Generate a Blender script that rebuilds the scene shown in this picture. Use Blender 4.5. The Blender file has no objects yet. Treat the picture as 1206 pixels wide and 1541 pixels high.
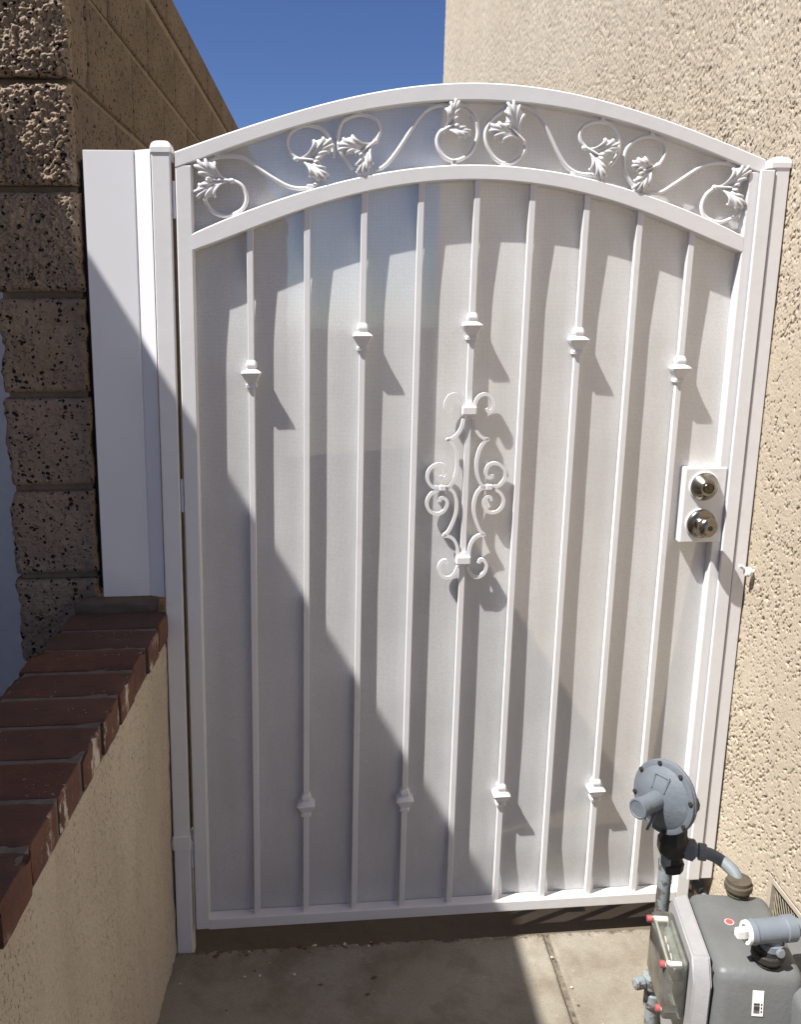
import bpy, bmesh, math, random
import numpy as np
from mathutils import Vector, Matrix, noise as mnoise
random.seed(7)
D2R = math.radians
SC = bpy.context.scene
COL = SC.collection

# ------------------------------------------------------------------ camera
LEAN = 0.0297           # everything in this alley stands slightly out of plumb (x per metre of height)
cam_d = bpy.data.cameras.new("camera"); cam = bpy.data.objects.new("camera", cam_d); COL.objects.link(cam)
cam.location = (0.3175, -1.7562, 1.3993)
cam.rotation_euler = (D2R(77.829), D2R(0.3114), D2R(-3.9716))
cam_d.sensor_width = 36.0; cam_d.sensor_fit = 'VERTICAL'; cam_d.sensor_height = 36.0
cam_d.lens = 1315.96/1541*36.0
cam_d.shift_x = 0.00114; cam_d.shift_y = -0.0041
cam_d.clip_start = 0.02; cam_d.clip_end = 2000
SC.camera = cam

# ------------------------------------------------------------------ light
SUN = Vector((2.33, 1.047, -4.12)).normalized()
elev = math.asin(-SUN.z); azim = math.atan2(-SUN.x, -SUN.y)
w = bpy.data.worlds.new("World"); SC.world = w; w.use_nodes = True
nt = w.node_tree; nt.nodes.clear()
sky = nt.nodes.new('ShaderNodeTexSky'); sky.sky_type = 'NISHITA'; sky.sun_disc = False
sky.sun_elevation = elev; sky.sun_rotation = azim
sky.altitude = 1200; sky.air_density = 1.0; sky.dust_density = 0.15; sky.ozone_density = 6.5
bg = nt.nodes.new('ShaderNodeBackground'); bg.inputs['Strength'].default_value = 0.055
wo = nt.nodes.new('ShaderNodeOutputWorld')
hs = nt.nodes.new('ShaderNodeHueSaturation'); hs.inputs['Saturation'].default_value = 1.07; hs.inputs['Hue'].default_value = .513
nt.links.new(sky.outputs[0], hs.inputs['Color']); nt.links.new(hs.outputs[0], bg.inputs[0]); nt.links.new(bg.outputs[0], wo.inputs[0])
sd = bpy.data.lights.new("sun", 'SUN'); sd.energy = 5.0; sd.angle = D2R(0.53); sd.color = (1.0, 0.965, 0.915)
so = bpy.data.objects.new("sun", sd); COL.objects.link(so)
so.rotation_euler = SUN.to_track_quat('-Z', 'Y').to_euler(); so.location = (-3, -3, 6)
SC.view_settings.view_transform = 'Standard'; SC.view_settings.look = 'None'
SC.view_settings.exposure = 0.82; SC.view_settings.gamma = 1.0; SC.view_settings.use_curve_mapping = False
SC.cycles.max_bounces = 8; SC.cycles.diffuse_bounces = 5; SC.cycles.transparent_max_bounces = 12

# ------------------------------------------------------------------ helpers
def empty(name, label, cat, loc=(0, 0, 0), group=None, kind=None):
    o = bpy.data.objects.new(name, None); COL.objects.link(o); o.location = loc
    o.empty_display_size = 0.05
    tag(o, label, cat, group, kind); return o
def tag(o, label=None, cat=None, group=None, kind=None):
    if label: o['label'] = label
    if cat: o['category'] = cat
    if group: o['group'] = group
    if kind: o['kind'] = kind
    return o
def obj(name, me, parent=None, loc=(0, 0, 0)):
    o = bpy.data.objects.new(name, me); COL.objects.link(o); o.location = loc
    if parent:
        o.parent = parent
        o.location = Vector(loc) - wloc(parent)
    return o
def wloc(o):
    v = Vector(o.location)
    while o.parent: o = o.parent; v = v + Vector(o.location)
    return v
def mesh(name, bm, mat, smooth=False, angle=None):
    me = bpy.data.meshes.new(name); bm.normal_update(); bm.to_mesh(me); bm.free()
    for m in (mat if isinstance(mat, (list, tuple)) else [mat]): me.materials.append(m)
    if smooth: me.shade_smooth()
    if smooth and angle is not None:
        try: me.set_sharp_from_angle(angle=D2R(angle))
        except Exception: pass
    return me
def box(bm, x0, x1, y0, y1, z0, z1, bev=0.0, seg=1):
    vs = [bm.verts.new((x, y, z)) for z in (z0, z1) for y in (y0, y1) for x in (x0, x1)]
    fs = [(0, 2, 3, 1), (4, 5, 7, 6), (0, 1, 5, 4), (2, 6, 7, 3), (0, 4, 6, 2), (1, 3, 7, 5)]
    f = [bm.faces.new([vs[i] for i in q]) for q in fs]
    if bev > 0:
        es = list({e for ff in f for e in ff.edges})
        bmesh.ops.bevel(bm, geom=es, offset=bev, segments=seg, affect='EDGES', profile=0.5)
def lathe(bm, prof, org, axis, n=28, cap=True):
    """prof = [(dist along axis, radius)]"""
    a = Vector(axis).normalized(); u = a.orthogonal().normalized(); v = a.cross(u)
    rings = []
    for t, r in prof:
        c = Vector(org) + a*t
        rings.append([bm.verts.new(c + (u*math.cos(k*2*math.pi/n) + v*math.sin(k*2*math.pi/n))*max(r, 1e-5)) for k in range(n)])
    for A, B in zip(rings, rings[1:]):
        for k in range(n): bm.faces.new((A[k], A[(k+1) % n], B[(k+1) % n], B[k]))
    if cap:
        bm.faces.new(rings[0][::-1]); bm.faces.new(rings[-1])
def catmull(P, sub=5):
    P = [Vector(p) for p in P]; out = []
    Q = [P[0]*2-P[1]] + P + [P[-1]*2-P[-2]]
    for i in range(1, len(Q)-2):
        for k in range(sub):
            t = k/sub; a, b, c, d = Q[i-1], Q[i], Q[i+1], Q[i+2]
            out.append(0.5*((2*b)+(c-a)*t+(2*a-5*b+4*c-d)*t*t+(3*b-a-3*c+d)*t**3))
    out.append(P[-1]); return out
def tube(bm, P, R, n=8, flat=1.0, up=(0, 1, 0), cap=True, square=False):
    """sweep; R number or list; flat scales the 'up' direction"""
    P = [Vector(p) for p in P]; m = len(P)
    if not hasattr(R, '__len__'): R = [R]*m
    rings = []; U = Vector(up)
    for i in range(m):
        t = (P[min(i+1, m-1)] - P[max(i-1, 0)]).normalized()
        s = t.cross(U)
        if s.length < 1e-4: s = t.orthogonal()
        s.normalize(); v = s.cross(t).normalized()
        ring = []
        for k in range(n):
            a = 2*math.pi*(k+.5)/n; ca, sa = math.cos(a), math.sin(a)
            if square:
                q = max(abs(ca), abs(sa)); ca /= q; sa /= q
            ring.append(bm.verts.new(P[i] + s*(ca*R[i]) + v*(sa*R[i]*flat)))
        rings.append(ring)
    for A, B in zip(rings, rings[1:]):
        for k in range(n): bm.faces.new((A[k], B[k], B[(k+1) % n], A[(k+1) % n]))
    if cap:
        bm.faces.new(rings[0]); bm.faces.new(rings[-1][::-1])

# value noise in numpy
def vnoise(x, y, seed=0):
    xi = np.floor(x).astype(np.int64); yi = np.floor(y).astype(np.int64)
    fx = x-xi; fy = y-yi; fx = fx*fx*(3-2*fx); fy = fy*fy*(3-2*fy)
    def h(a, b):
        n = (a*374761393 + b*668265263 + seed*1442695041) & 0x7fffffff
        n = ((n ^ (n >> 13))*1274126177) & 0x7fffffff
        n = ((n ^ (n >> 16))*69069) & 0x7fffffff
        return ((n >> 7) & 0xffff)/65535.0
    a = h(xi, yi); b = h(xi+1, yi); c = h(xi, yi+1); d = h(xi+1, yi+1)
    return a+(b-a)*fx+(c-a)*fy+(a-b-c+d)*fx*fy
def sstep(a, b, x):
    t = np.clip((x-a)/(b-a), 0, 1); return t*t*(3-2*t)
def grid_mesh(name, X, Y, Z, mat, smooth=True, flip=False):
    """X,Y,Z arrays (m,n) -> mesh"""
    m, n = X.shape
    me = bpy.data.meshes.new(name)
    co = np.stack([X, Y, Z], -1).reshape(-1, 3).astype(np.float32)
    idx = np.arange(m*n).reshape(m, n)
    q = np.stack([idx[:-1, :-1], idx[:-1, 1:], idx[1:, 1:], idx[1:, :-1]], -1).reshape(-1, 4)
    if flip: q = q[:, ::-1]
    me.vertices.add(len(co)); me.vertices.foreach_set('co', co.ravel())
    me.loops.add(q.size); me.loops.foreach_set('vertex_index', q.ravel().astype(np.int32))
    me.polygons.add(len(q)); me.polygons.foreach_set('loop_start', np.arange(0, q.size, 4, dtype=np.int32))
    me.update(calc_edges=True); me.validate()
    me.materials.append(mat)
    if smooth: me.shade_smooth()
    return me

# ------------------------------------------------------------------ materials
class NT:
    def __init__(s, name):
        s.m = bpy.data.materials.new(name); s.m.use_nodes = True
        s.n = s.m.node_tree; s.b = s.n.nodes['Principled BSDF']; s.out = s.n.nodes['Material Output']
        s.tc = s.n.nodes.new('ShaderNodeTexCoord'); s.co = s.tc.outputs['Object']
    def node(s, t, **k):
        o = s.n.nodes.new(t)
        for a, b in k.items(): setattr(o, a, b)
        return o
    def link(s, a, b): s.n.links.new(a, b)
    def noise(s, scale, detail=4, rough=.55, vec=None, dist=0.0):
        o = s.node('ShaderNodeTexNoise'); o.inputs['Scale'].default_value = scale
        o.inputs['Detail'].default_value = detail; o.inputs['Roughness'].default_value = rough
        o.inputs['Distortion'].default_value = dist
        s.link(vec or s.co, o.inputs['Vector']); return o.outputs['Fac']
    def voro(s, scale, feature='F1', vec=None, out='Distance', rnd=1.0):
        o = s.node('ShaderNodeTexVoronoi', feature=feature); o.inputs['Scale'].default_value = scale
        o.inputs['Randomness'].default_value = rnd
        s.link(vec or s.co, o.inputs['Vector']); return o.outputs[out]
    def ramp(s, fac, stops, interp='LINEAR'):
        o = s.node('ShaderNodeValToRGB'); o.color_ramp.interpolation = interp
        e = o.color_ramp.elements
        while len(e) < len(stops): e.new(.5)
        for q, (p, c) in zip(e, stops):
            q.position = p; q.color = (c if hasattr(c, '__len__') else (c, c, c))[:3] + (1,) if hasattr(c, '__len__') else (c, c, c, 1)
        s.link(fac, o.inputs[0]); return o.outputs[0]
    def mix(s, fac, a, b, mode='MIX'):
        o = s.node('ShaderNodeMix', data_type='RGBA', blend_type=mode)
        for i, v in ((0, fac), (6, a), (7, b)):
            if hasattr(v, 'is_linked') or hasattr(v, 'links'): s.link(v, o.inputs[i])
            elif i == 0: o.inputs[0].default_value = v
            else: o.inputs[i].default_value = tuple(v)[:3]+(1,)
        return o.outputs[2]
    def math(s, op, a, b=None, clamp=False):
        o = s.node('ShaderNodeMath', operation=op, use_clamp=clamp)
        for i, v in enumerate((a, b)):
            if v is None: continue
            if isinstance(v, (int, float)): o.inputs[i].default_value = v
            else: s.link(v, o.inputs[i])
        return o.outputs[0]
    def mapping(s, scale=(1, 1, 1), rot=(0, 0, 0), vec=None):
        o = s.node('ShaderNodeMapping'); o.inputs['Scale'].default_value = scale; o.inputs['Rotation'].default_value = rot
        s.link(vec or s.co, o.inputs['Vector']); return o.outputs[0]
    def bump(s, h, dist, strength=1.0, normal=None):
        o = s.node('ShaderNodeBump'); o.inputs['Distance'].default_value = dist; o.inputs['Strength'].default_value = strength
        s.link(h, o.inputs['Height'])
        if normal: s.link(normal, o.inputs['Normal'])
        s.link(o.outputs[0], s.b.inputs['Normal']); return o.outputs[0]
    def col(s, c):
        if hasattr(c, 'links'): s.link(c, s.b.inputs['Base Color'])
        else: s.b.inputs['Base Color'].default_value = tuple(c)+(1,)
    def set(s, **k):
        for a, v in k.items():
            a = a.replace('_', ' ')
            if isinstance(v, (int, float)): s.b.inputs[a].default_value = v
            else: s.link(v, s.b.inputs[a])
        return s

def mat_white():
    n = NT('white_gloss_paint')
    big = n.noise(6, 3); fine = n.noise(260, 3); dirt = n.noise(22, 6, .7)
    c = n.ramp(big, [(.3, (.71, .705, .71)), (.7, (.76, .755, .76))])
    d = n.ramp(dirt, [(.56, 0.0), (.80, .26)])
    c = n.mix(d, c, (.50, .45, .38))
    n.col(c); n.set(Roughness=.42, Specular_IOR_Level=.4)
    n.bump(n.math('ADD', n.math('MULTIPLY', fine, .35), n.noise(35, 2)), .0006, .5)
    return n.m
def mat_screen():
    n = NT('white_perforated_sheet')
    sp = n.node('ShaderNodeSeparateXYZ'); n.link(n.co, sp.inputs[0])
    k = 2*math.pi/.0052
    cx = n.math('COSINE', n.math('MULTIPLY', sp.outputs[0], k)); cz = n.math('COSINE', n.math('MULTIPLY', sp.outputs[2], k))
    pat = n.math('MULTIPLY', cx, cz)
    hole = n.ramp(pat, [(.40, 0.0), (.62, 1.0)])
    big = n.noise(4, 3)
    vb = n.noise(5, 4, .6, n.mapping((3.0, 1, .35)))
    gr = n.noise(330, 3, .7)
    c = n.ramp(n.math('ADD', n.math('MULTIPLY', big, .5), n.math('MULTIPLY', vb, .5)), [(.35, (.62, .625, .63)), (.65, (.76, .765, .77))])
    c = n.mix(n.ramp(gr, [(.35, .38), (.6, 0.0)]), c, (.40, .38, .36))
    n.col(c)
    n.set(Roughness=.5, Specular_IOR_Level=.35)
    n.b.inputs['Coat Weight'].default_value = .22; n.b.inputs['Coat Roughness'].default_value = .06
    n.bump(n.math('ADD', n.noise(9, 2), n.math('MULTIPLY', pat, .05)), .004, .35)
    tr = n.node('ShaderNodeBsdfTransparent'); mx = n.node('ShaderNodeMixShader')
    f = n.math('ADD', n.math('MULTIPLY', hole, n.math('ADD', n.math('MULTIPLY', gr, .35), .24)), n.math('ADD', n.math('MULTIPLY', gr, .12), .03))
    n.link(f, mx.inputs[0]); n.link(n.b.outputs[0], mx.inputs[1]); n.link(tr.outputs[0], mx.inputs[2])
    n.link(mx.outputs[0], n.out.inputs[0])
    return n.m
def mat_stucco():
    n = NT('tan_lace_stucco')
    a = n.noise(1.3, 5, .6); b = n.noise(160, 5, .7); c2 = n.noise(26, 4, .6)
    c = n.ramp(a, [(.3, (.43, .368, .288)), (.7, (.48, .417, .33))])
    c = n.mix(n.ramp(c2, [(.35, 0.0), (.75, .35)]), c, (.52, .445, .35))
    c = n.mix(n.ramp(b, [(.3, .38), (.5, 0.0)]), c, (.30, .25, .185))
    stv = n.noise(5, 5, .65, n.mapping((1, 1, .10))); c = n.mix(n.ramp(stv, [(.50, 0.0), (.70, .30)]), c, (.58, .52, .43)); c = n.mix(n.ramp(n.noise(2.3, 5, .6, n.mapping((1, 1, .4))), [(.5, 0.0), (.7, .25)]), c, (.38, .325, .25))
    n.col(c); n.set(Roughness=.93, Specular_IOR_Level=.1)
    n.bump(b, .0022, .8); return n.m
def mat_low_stucco():
    n = NT('yellowish_fine_stucco')
    vec = n.mapping((1, 1, .35))
    a = n.noise(3.0, 6, .6, vec); b = n.noise(150, 5, .65); sp = n.noise(150, 4, .75, n.mapping((1, 1, .75)))
    patch = n.noise(7, 4, .6, vec)
    c = n.ramp(a, [(.25, (.52, .43, .33)), (.5, (.70, .60, .47)), (.75, (.78, .69, .55))])
    m = n.math('MULTIPLY', n.ramp(sp, [(.56, 0.0), (.62, 1.0)]), n.ramp(patch, [(.38, .25), (.58, .95)]))
    c = n.mix(n.math('MULTIPLY', m, .80), c, (.21, .155, .105))
    st = n.noise(14, 5, .7, n.mapping((1, 1, .12)))
    c = n.mix(n.ramp(st, [(.62, 0.0), (.75, .35)]), c, (.27, .18, .11))
    n.col(c); n.set(Roughness=.95, Specular_IOR_Level=.1)
    n.bump(n.math('ADD', b, n.noise(60, 6, .7)), .0075, 1.0); return n.m
def mat_block(face=False):
    n = NT('brown_cinder_block_face' if face else 'brown_cinder_block')
    oi = n.node('ShaderNodeObjectInfo')
    a = n.noise(9, 5, .65); b = n.noise(120, 5, .7)
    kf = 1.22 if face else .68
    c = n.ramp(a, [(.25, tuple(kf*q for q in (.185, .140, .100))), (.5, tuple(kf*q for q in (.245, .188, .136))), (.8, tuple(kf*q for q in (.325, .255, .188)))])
    c = n.mix(n.math('MULTIPLY', oi.outputs['Random'], .30), c, (.27, .22, .18))
    wv_ = n.node('ShaderNodeVectorMath', operation='ADD'); ws = n.node('ShaderNodeVectorMath', operation='SCALE'); wn = n.node('ShaderNodeTexNoise'); wn.inputs['Scale'].default_value = 130
    n.link(n.co, wn.inputs['Vector']); n.link(wn.outputs['Color'], ws.inputs[0]); ws.inputs['Scale'].default_value = .006
    n.link(n.co, wv_.inputs[0]); n.link(ws.outputs[0], wv_.inputs[1])
    d1 = n.voro(88, vec=wv_.outputs[0]); th = n.ramp(n.noise(62, 2, .5), [(.36, 0.0), (.68, .45)])
    dots = n.math('GREATER_THAN', th, d1)
    d2 = n.voro(210, vec=wv_.outputs[0]); dots2 = n.math('MULTIPLY', n.math('GREATER_THAN', n.ramp(n.noise(90, 2, .5), [(.42, 0.0), (.72, .45)]), d2), .8)
    m = n.math('MAXIMUM', dots, dots2)
    c = n.mix(m, c, (.028, .022, .019))
    v2 = n.voro(140, vec=n.mapping((1, 1, 1), (.3, .6, .2)))
    c = n.mix(n.math('MULTIPLY', n.ramp(v2, [(.12, 1.0), (.2, 0.0)]), n.ramp(n.noise(31, 2), [(.55, 0.0), (.62, .8)])), c, (.62, .47, .33))
    n.col(c); n.set(Roughness=.95, Specular_IOR_Level=.1)
    h = n.math('SUBTRACT', n.math('ADD', b, n.noise(45, 4)), n.math('MULTIPLY', m, 1.6))
    n.bump(h, .0035, .9); return n.m
def mat_mortar(name='grey_mortar', c0=(.20, .155, .115), c1=(.30, .24, .18)):
    n = NT(name); a = n.noise(40, 6, .7)
    n.col(n.ramp(a, [(.3, c0), (.7, c1)])); n.set(Roughness=.96, Specular_IOR_Level=.08)
    n.bump(a, .003, .8); return n.m
def mat_brick():
    n = NT('dark_red_cap_brick')
    oi = n.node('ShaderNodeObjectInfo')
    off = n.node('ShaderNodeVectorMath', operation='ADD'); sc = n.node('ShaderNodeVectorMath', operation='SCALE')
    n.link(oi.outputs['Location'], sc.inputs[0]); sc.inputs['Scale'].default_value = 3.7
    n.link(n.co, off.inputs[0]); n.link(sc.outputs[0], off.inputs[1]); V = off.outputs[0]
    a = n.noise(14, 5, .6, V); b = n.noise(170, 4, .7, V)
    c = n.ramp(a, [(.25, (.078, .040, .030)), (.55, (.118, .055, .038)), (.8, (.165, .080, .054))])
    c = n.mix(n.math('MULTIPLY', oi.outputs['Random'], .7), c, (.085, .060, .050))
    sp = n.node('ShaderNodeSeparateXYZ'); n.link(n.co, sp.inputs[0])
    side = n.ramp(sp.outputs[0], [(.0, 0.0), (.01, 0.0)])
    sidef = n.math('GREATER_THAN', sp.outputs[0], .0965)
    c = n.mix(n.math('MULTIPLY', sidef, .75), c, n.ramp(a, [(.3, (.105, .052, .040)), (.7, (.185, .088, .060))]))
    # white wash splashes
    wsh = n.noise(30, 6, .75, n.mapping((1, 1, .4), vec=V))
    cl = n.noise(9, 2, .5, V)
    m1 = n.math('MULTIPLY', n.ramp(wsh, [(.52, 0.0), (.57, .85)]), n.math('MULTIPLY', sidef, n.ramp(cl, [(.53, 0.0), (.60, 1.0)])))
    m2 = n.math('MULTIPLY', n.ramp(n.noise(120, 5, .75, V), [(.62, 0.0), (.66, .9)]), n.ramp(n.noise(13, 2, .5, V), [(.53, 0.0), (.62, .8)]))
    c = n.mix(n.math('MAXIMUM', m1, m2), c, (.62, .56, .48))
    n.col(c); n.set(Roughness=.85, Specular_IOR_Level=.25)
    n.bump(n.math('ADD', b, n.math('MULTIPLY', n.noise(35, 4, .6, V), 1.5)), .0022, .8); return n.m
def mat_concrete():
    n = NT('worn_concrete')
    a = n.noise(2.2, 6, .65); b = n.noise(220, 4, .7); st = n.noise(7, 5, .6)
    c = n.ramp(a, [(.28, (.18, .155, .118)), (.5, (.255, .23, .185)), (.75, (.31, .285, .24))])
    c = n.mix(n.ramp(st, [(.48, 0.0), (.66, .70)]), c, (.155, .125, .092))
    c = n.mix(n.ramp(b, [(.56, 0.0), (.66, .65)]), c, (.15, .125, .095)); c = n.mix(n.ramp(n.noise(420, 2, .6), [(.60, 0.0), (.68, .5)]), c, (.42, .39, .34))
    fs = n.noise(34, 6, .7); c = n.mix(n.ramp(fs, [(.60, 0.0), (.72, .5)]), c, (.40, .37, .32))
    ck = n.voro(1.7, 'DISTANCE_TO_EDGE', n.mapping((1, 1, 1), (0, 0, .4), n.mix(.05, n.co, n.tc.outputs['Object']))); c = n.mix(n.ramp(ck, [(.0, .0), (.0012, .0)]), c, (.1, .08, .06))
    sp = n.node('ShaderNodeSeparateXYZ'); n.link(n.co, sp.inputs[0])
    ay = n.math('ABSOLUTE', n.math('SUBTRACT', sp.outputs[1], .006))
    dj = n.math('SUBTRACT', n.noise(55, 6, .75), n.math('MULTIPLY', ay, 9.0))
    c = n.mix(n.ramp(dj, [(.33, 0.0), (.45, .85)]), c, (.085, .065, .048))
    v = n.voro(9); c = n.mix(n.ramp(v, [(.055, .35), (.085, 0.0)]), c, (.22, .20, .18))
    n.col(c); n.set(Roughness=.9, Specular_IOR_Level=.2)
    n.bump(n.math('ADD', b, n.math('MULTIPLY', n.noise(28, 5), 2.0)), .0016, .7); return n.m
def mat_plain(name, c, rough=.5, metal=0.0, bump=0.0, var=.12, scale=30, spec=.5):
    n = NT(name); a = n.noise(scale, 4, .6)
    n.col(n.ramp(a, [(.3, tuple(x*(1-var) for x in c)), (.7, tuple(min(1, x*(1+var)) for x in c))]))
    n.set(Roughness=rough, Metallic=metal, Specular_IOR_Level=spec)
    if bump: n.bump(n.noise(scale*5, 4), bump, .6)
    return n.m
def mat_chip(name, c, chip, lo=.60, hi=.64, rough=.55, scale=26):
    n = NT(name); a = n.noise(12, 4); ch = n.noise(scale, 6, .7)
    c0 = n.ramp(a, [(.3, tuple(x*.88 for x in c)), (.7, tuple(x*1.1 for x in c))])
    c0 = n.mix(n.ramp(ch, [(lo, 0.0), (hi, 1.0)]), c0, chip)
    n.col(c0); n.set(Roughness=rough, Specular_IOR_Level=.35); n.bump(n.math('ADD', n.noise(140, 4), ch), .0012, .6); return n.m
def mat_clear():
    n = NT('yellowed_clear_plastic')
    n.b.inputs['Base Color'].default_value = (.80, .80, .72, 1); n.set(Roughness=.10)
    tr = n.node('ShaderNodeBsdfTransparent'); tr.inputs[0].default_value = (.95, .95, .90, 1)
    gl = n.node('ShaderNodeBsdfGlossy'); gl.inputs['Roughness'].default_value = .12
    df = n.node('ShaderNodeBsdfDiffuse'); df.inputs[0].default_value = (.62, .60, .54, 1)
    fr = n.node('ShaderNodeFresnel'); fr.inputs[0].default_value = 1.5
    m1 = n.node('ShaderNodeMixShader'); m2 = n.node('ShaderNodeMixShader')
    n.link(n.ramp(n.noise(30, 4), [(.3, .08), (.7, .22)]), m1.inputs[0]); n.link(tr.outputs[0], m1.inputs[1]); n.link(df.outputs[0], m1.inputs[2])
    n.link(fr.outputs[0], m2.inputs[0]); n.link(m1.outputs[0], m2.inputs[1]); n.link(gl.outputs[0], m2.inputs[2])
    n.link(m2.outputs[0], n.out.inputs[0]); return n.m

M_WHITE = mat_white(); M_SCREEN = mat_screen(); M_STUCCO = mat_stucco(); M_LOW = mat_low_stucco()
M_BLOCK = mat_block(); M_FACE = mat_block(True); M_MORTAR = mat_mortar(); M_BMORTAR = mat_mortar('cap_mortar', (.11, .098, .085), (.20, .18, .155))
M_BRICK = mat_brick(); M_CONC = mat_concrete()
M_NICKEL = mat_plain('brushed_nickel', (.27, .245, .205), .24, 1.0, .0, .05, 60)
M_DARKMETAL = mat_plain('dark_key_slot', (.03, .028, .025), .5, .3)
M_PANEL = mat_plain('white_sheet_metal', (.76, .765, .78), .38, 0, .0, .03, 4)
M_REG = mat_chip('blue_grey_regulator_paint', (.135, .155, .178), (.20, .215, .225), .60, .70, .5, 22)
M_PIPE = mat_chip('pale_grey_pipe_paint', (.185, .21, .225), (.10, .085, .07), .66, .70)
M_PIPEB = mat_chip('flaking_grey_pipe_paint', (.22, .25, .265), (.09, .075, .06), .52, .58, .6, 34)
M_IRON = mat_plain('dark_oily_iron', (.032, .030, .028), .6, .2, .0015, .3, 50)
M_UNION = mat_chip('rusty_brown_union', (.095, .078, .056), (.06, .05, .04), .55, .65, .6, 60)
M_METER = mat_chip('meter_grey_paint', (.128, .133, .132), (.14, .14, .13), .60, .70, .42, 40)
M_METERD = mat_plain('meter_cover_light_grey', (.30, .295, .30), .5, 0, .0008, .06, 40)
M_RED = mat_plain('faded_red_plastic', (.34, .085, .09), .45, 0, 0, .15, 80)
M_PINK = mat_plain('pink_sticker_edge', (.72, .40, .38), .6)
M_LABEL = mat_plain('white_label_paper', (.78, .76, .72), .6, 0, 0, .04)
M_BLACK = mat_plain('black_print', (.03, .03, .035), .6)
M_DIAL = mat_plain('dial_plate', (.13, .15, .14), .45, 0, 0, .4, 60)
M_NYLON = mat_plain('white_nylon', (.80, .79, .76), .5)
M_CLEAR = mat_clear()
M_VENT = mat_plain('painted_vent_metal', (.42, .37, .30), .6, 0, .001, .08)
M_VENTM = mat_plain('vent_mesh_metal', (.36, .31, .24), .6, .2)
M_VOID = mat_plain('dark_cavity', (.02, .018, .015), .9)
M_NEIGH = mat_plain('white_siding_paint', (.70, .72, .75), .6, 0, .001, .04)
M_LEAFL = mat_plain('dry_leaf', (.12, .07, .035), .9, 0, 0, .4)
M_PEB = mat_plain('pale_pebble', (.55, .50, .43), .9, 0, .001, .2)
M_EARTH = mat_plain('bare_earth', (.13, .105, .08), .95, 0, .01, .2, 3)
M_RUST = mat_plain('brown_gap_metal', (.20, .14, .09), .8, 0, .0008, .3, 60)

# ------------------------------------------------------------------ ground
bm = bmesh.new(); vs = [bm.verts.new(p) for p in ((-150, -150, -.03), (150, -150, -.03), (150, 150, -.03), (-150, 150, -.03))]; bm.faces.new(vs)
tag(obj('ground', mesh('ground', bm, M_EARTH)), 'bare earth around the concrete alley', kind='structure')
pav = empty('pavement', 'worn tan concrete alley pavement under the gate', None, (0, 0, 0), kind='structure')
def slab(x0, x1, y0, y1, nx, ny, seed):
    xs = np.linspace(x0, x1, nx); ys = np.linspace(y0, y1, ny)
    X, Y = np.meshgrid(xs, ys)
    ed = np.minimum(np.minimum(X-x0, x1-X), np.minimum(Y-y0, y1-Y))
    jag = vnoise(X*60, Y*60, seed)*.006 + vnoise(X*200, Y*200, seed)*.003
    Z = -.006*(1-sstep(0.0, .006, ed-jag*.6)) - .024*(ed < 1e-6)
    Z = Z + (vnoise(X*3, Y*3, seed+2)-.5)*.003
    return grid_mesh('slab', X, Y, Z, M_CONC)
obj('slab', slab(-.30, .8012, -.75, .004, 380, 260, 3), pav)
obj('slab', slab(.8062, 1.20, -.75, .004, 180, 260, 5), pav)
obj('slab', slab(-.30, .800, -5.0, -.7515, 40, 60, 3), pav)
obj('slab', slab(.8075, 1.20, -5.0, -.7515, 30, 60, 5), pav)
M_SHADEC = mat_plain('shade_dark_concrete', (.050, .040, .030), .95, 0, .003, .45, 14)  # near-black tone paints in the deep shade on the ground behind the gate
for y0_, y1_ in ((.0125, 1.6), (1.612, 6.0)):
    o = obj('rear_slab', slab(-.16, 1.20, y0_, y1_, 200, 130, 7), pav, (0, 0, -.045)); o.data.materials[0] = M_SHADEC
bm = bmesh.new(); box(bm, .7985, .809, -5.0, .003, -.028, -.0045); obj('joint_filler', mesh('joint_filler', bm, mat_plain('gritty_joint_dirt', (.15, .125, .095), .97, 0, .002, .55, 70)), pav)

# debris
for i in range(34):
    if i < 22: x = random.uniform(-.03, .42); y = random.gauss(-.05, .07); y = min(y, -.005)
    else: x = random.uniform(.0, 1.0); y = random.uniform(-.3, -.01)
    if i % 3 == 0: y = random.uniform(-.026, -.006)
    kindl = i % 2
    bm = bmesh.new(); s = random.uniform(.0018, .0048)
    bmesh.ops.create_icosphere(bm, subdivisions=1, radius=s)
    for v in bm.verts:
        v.co *= random.uniform(.7, 1.2); v.co.z *= .55 if kindl else .35; v.co.x *= 1.0 if kindl else 1.8
    m = M_PEB if kindl else M_LEAFL
    o = obj('pebble' if kindl else 'leaf_litter', mesh('crumb', bm, m), None, (x, y, s*.3+.0015))
    tag(o, 'tiny pale pebble lying on the concrete in front of the gate' if kindl else 'tiny dark scrap of leaf litter on the concrete before the gate',
        'pebble' if kindl else 'leaf', 'pale pebbles on the concrete' if kindl else 'dark leaf scraps on the concrete')

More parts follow.
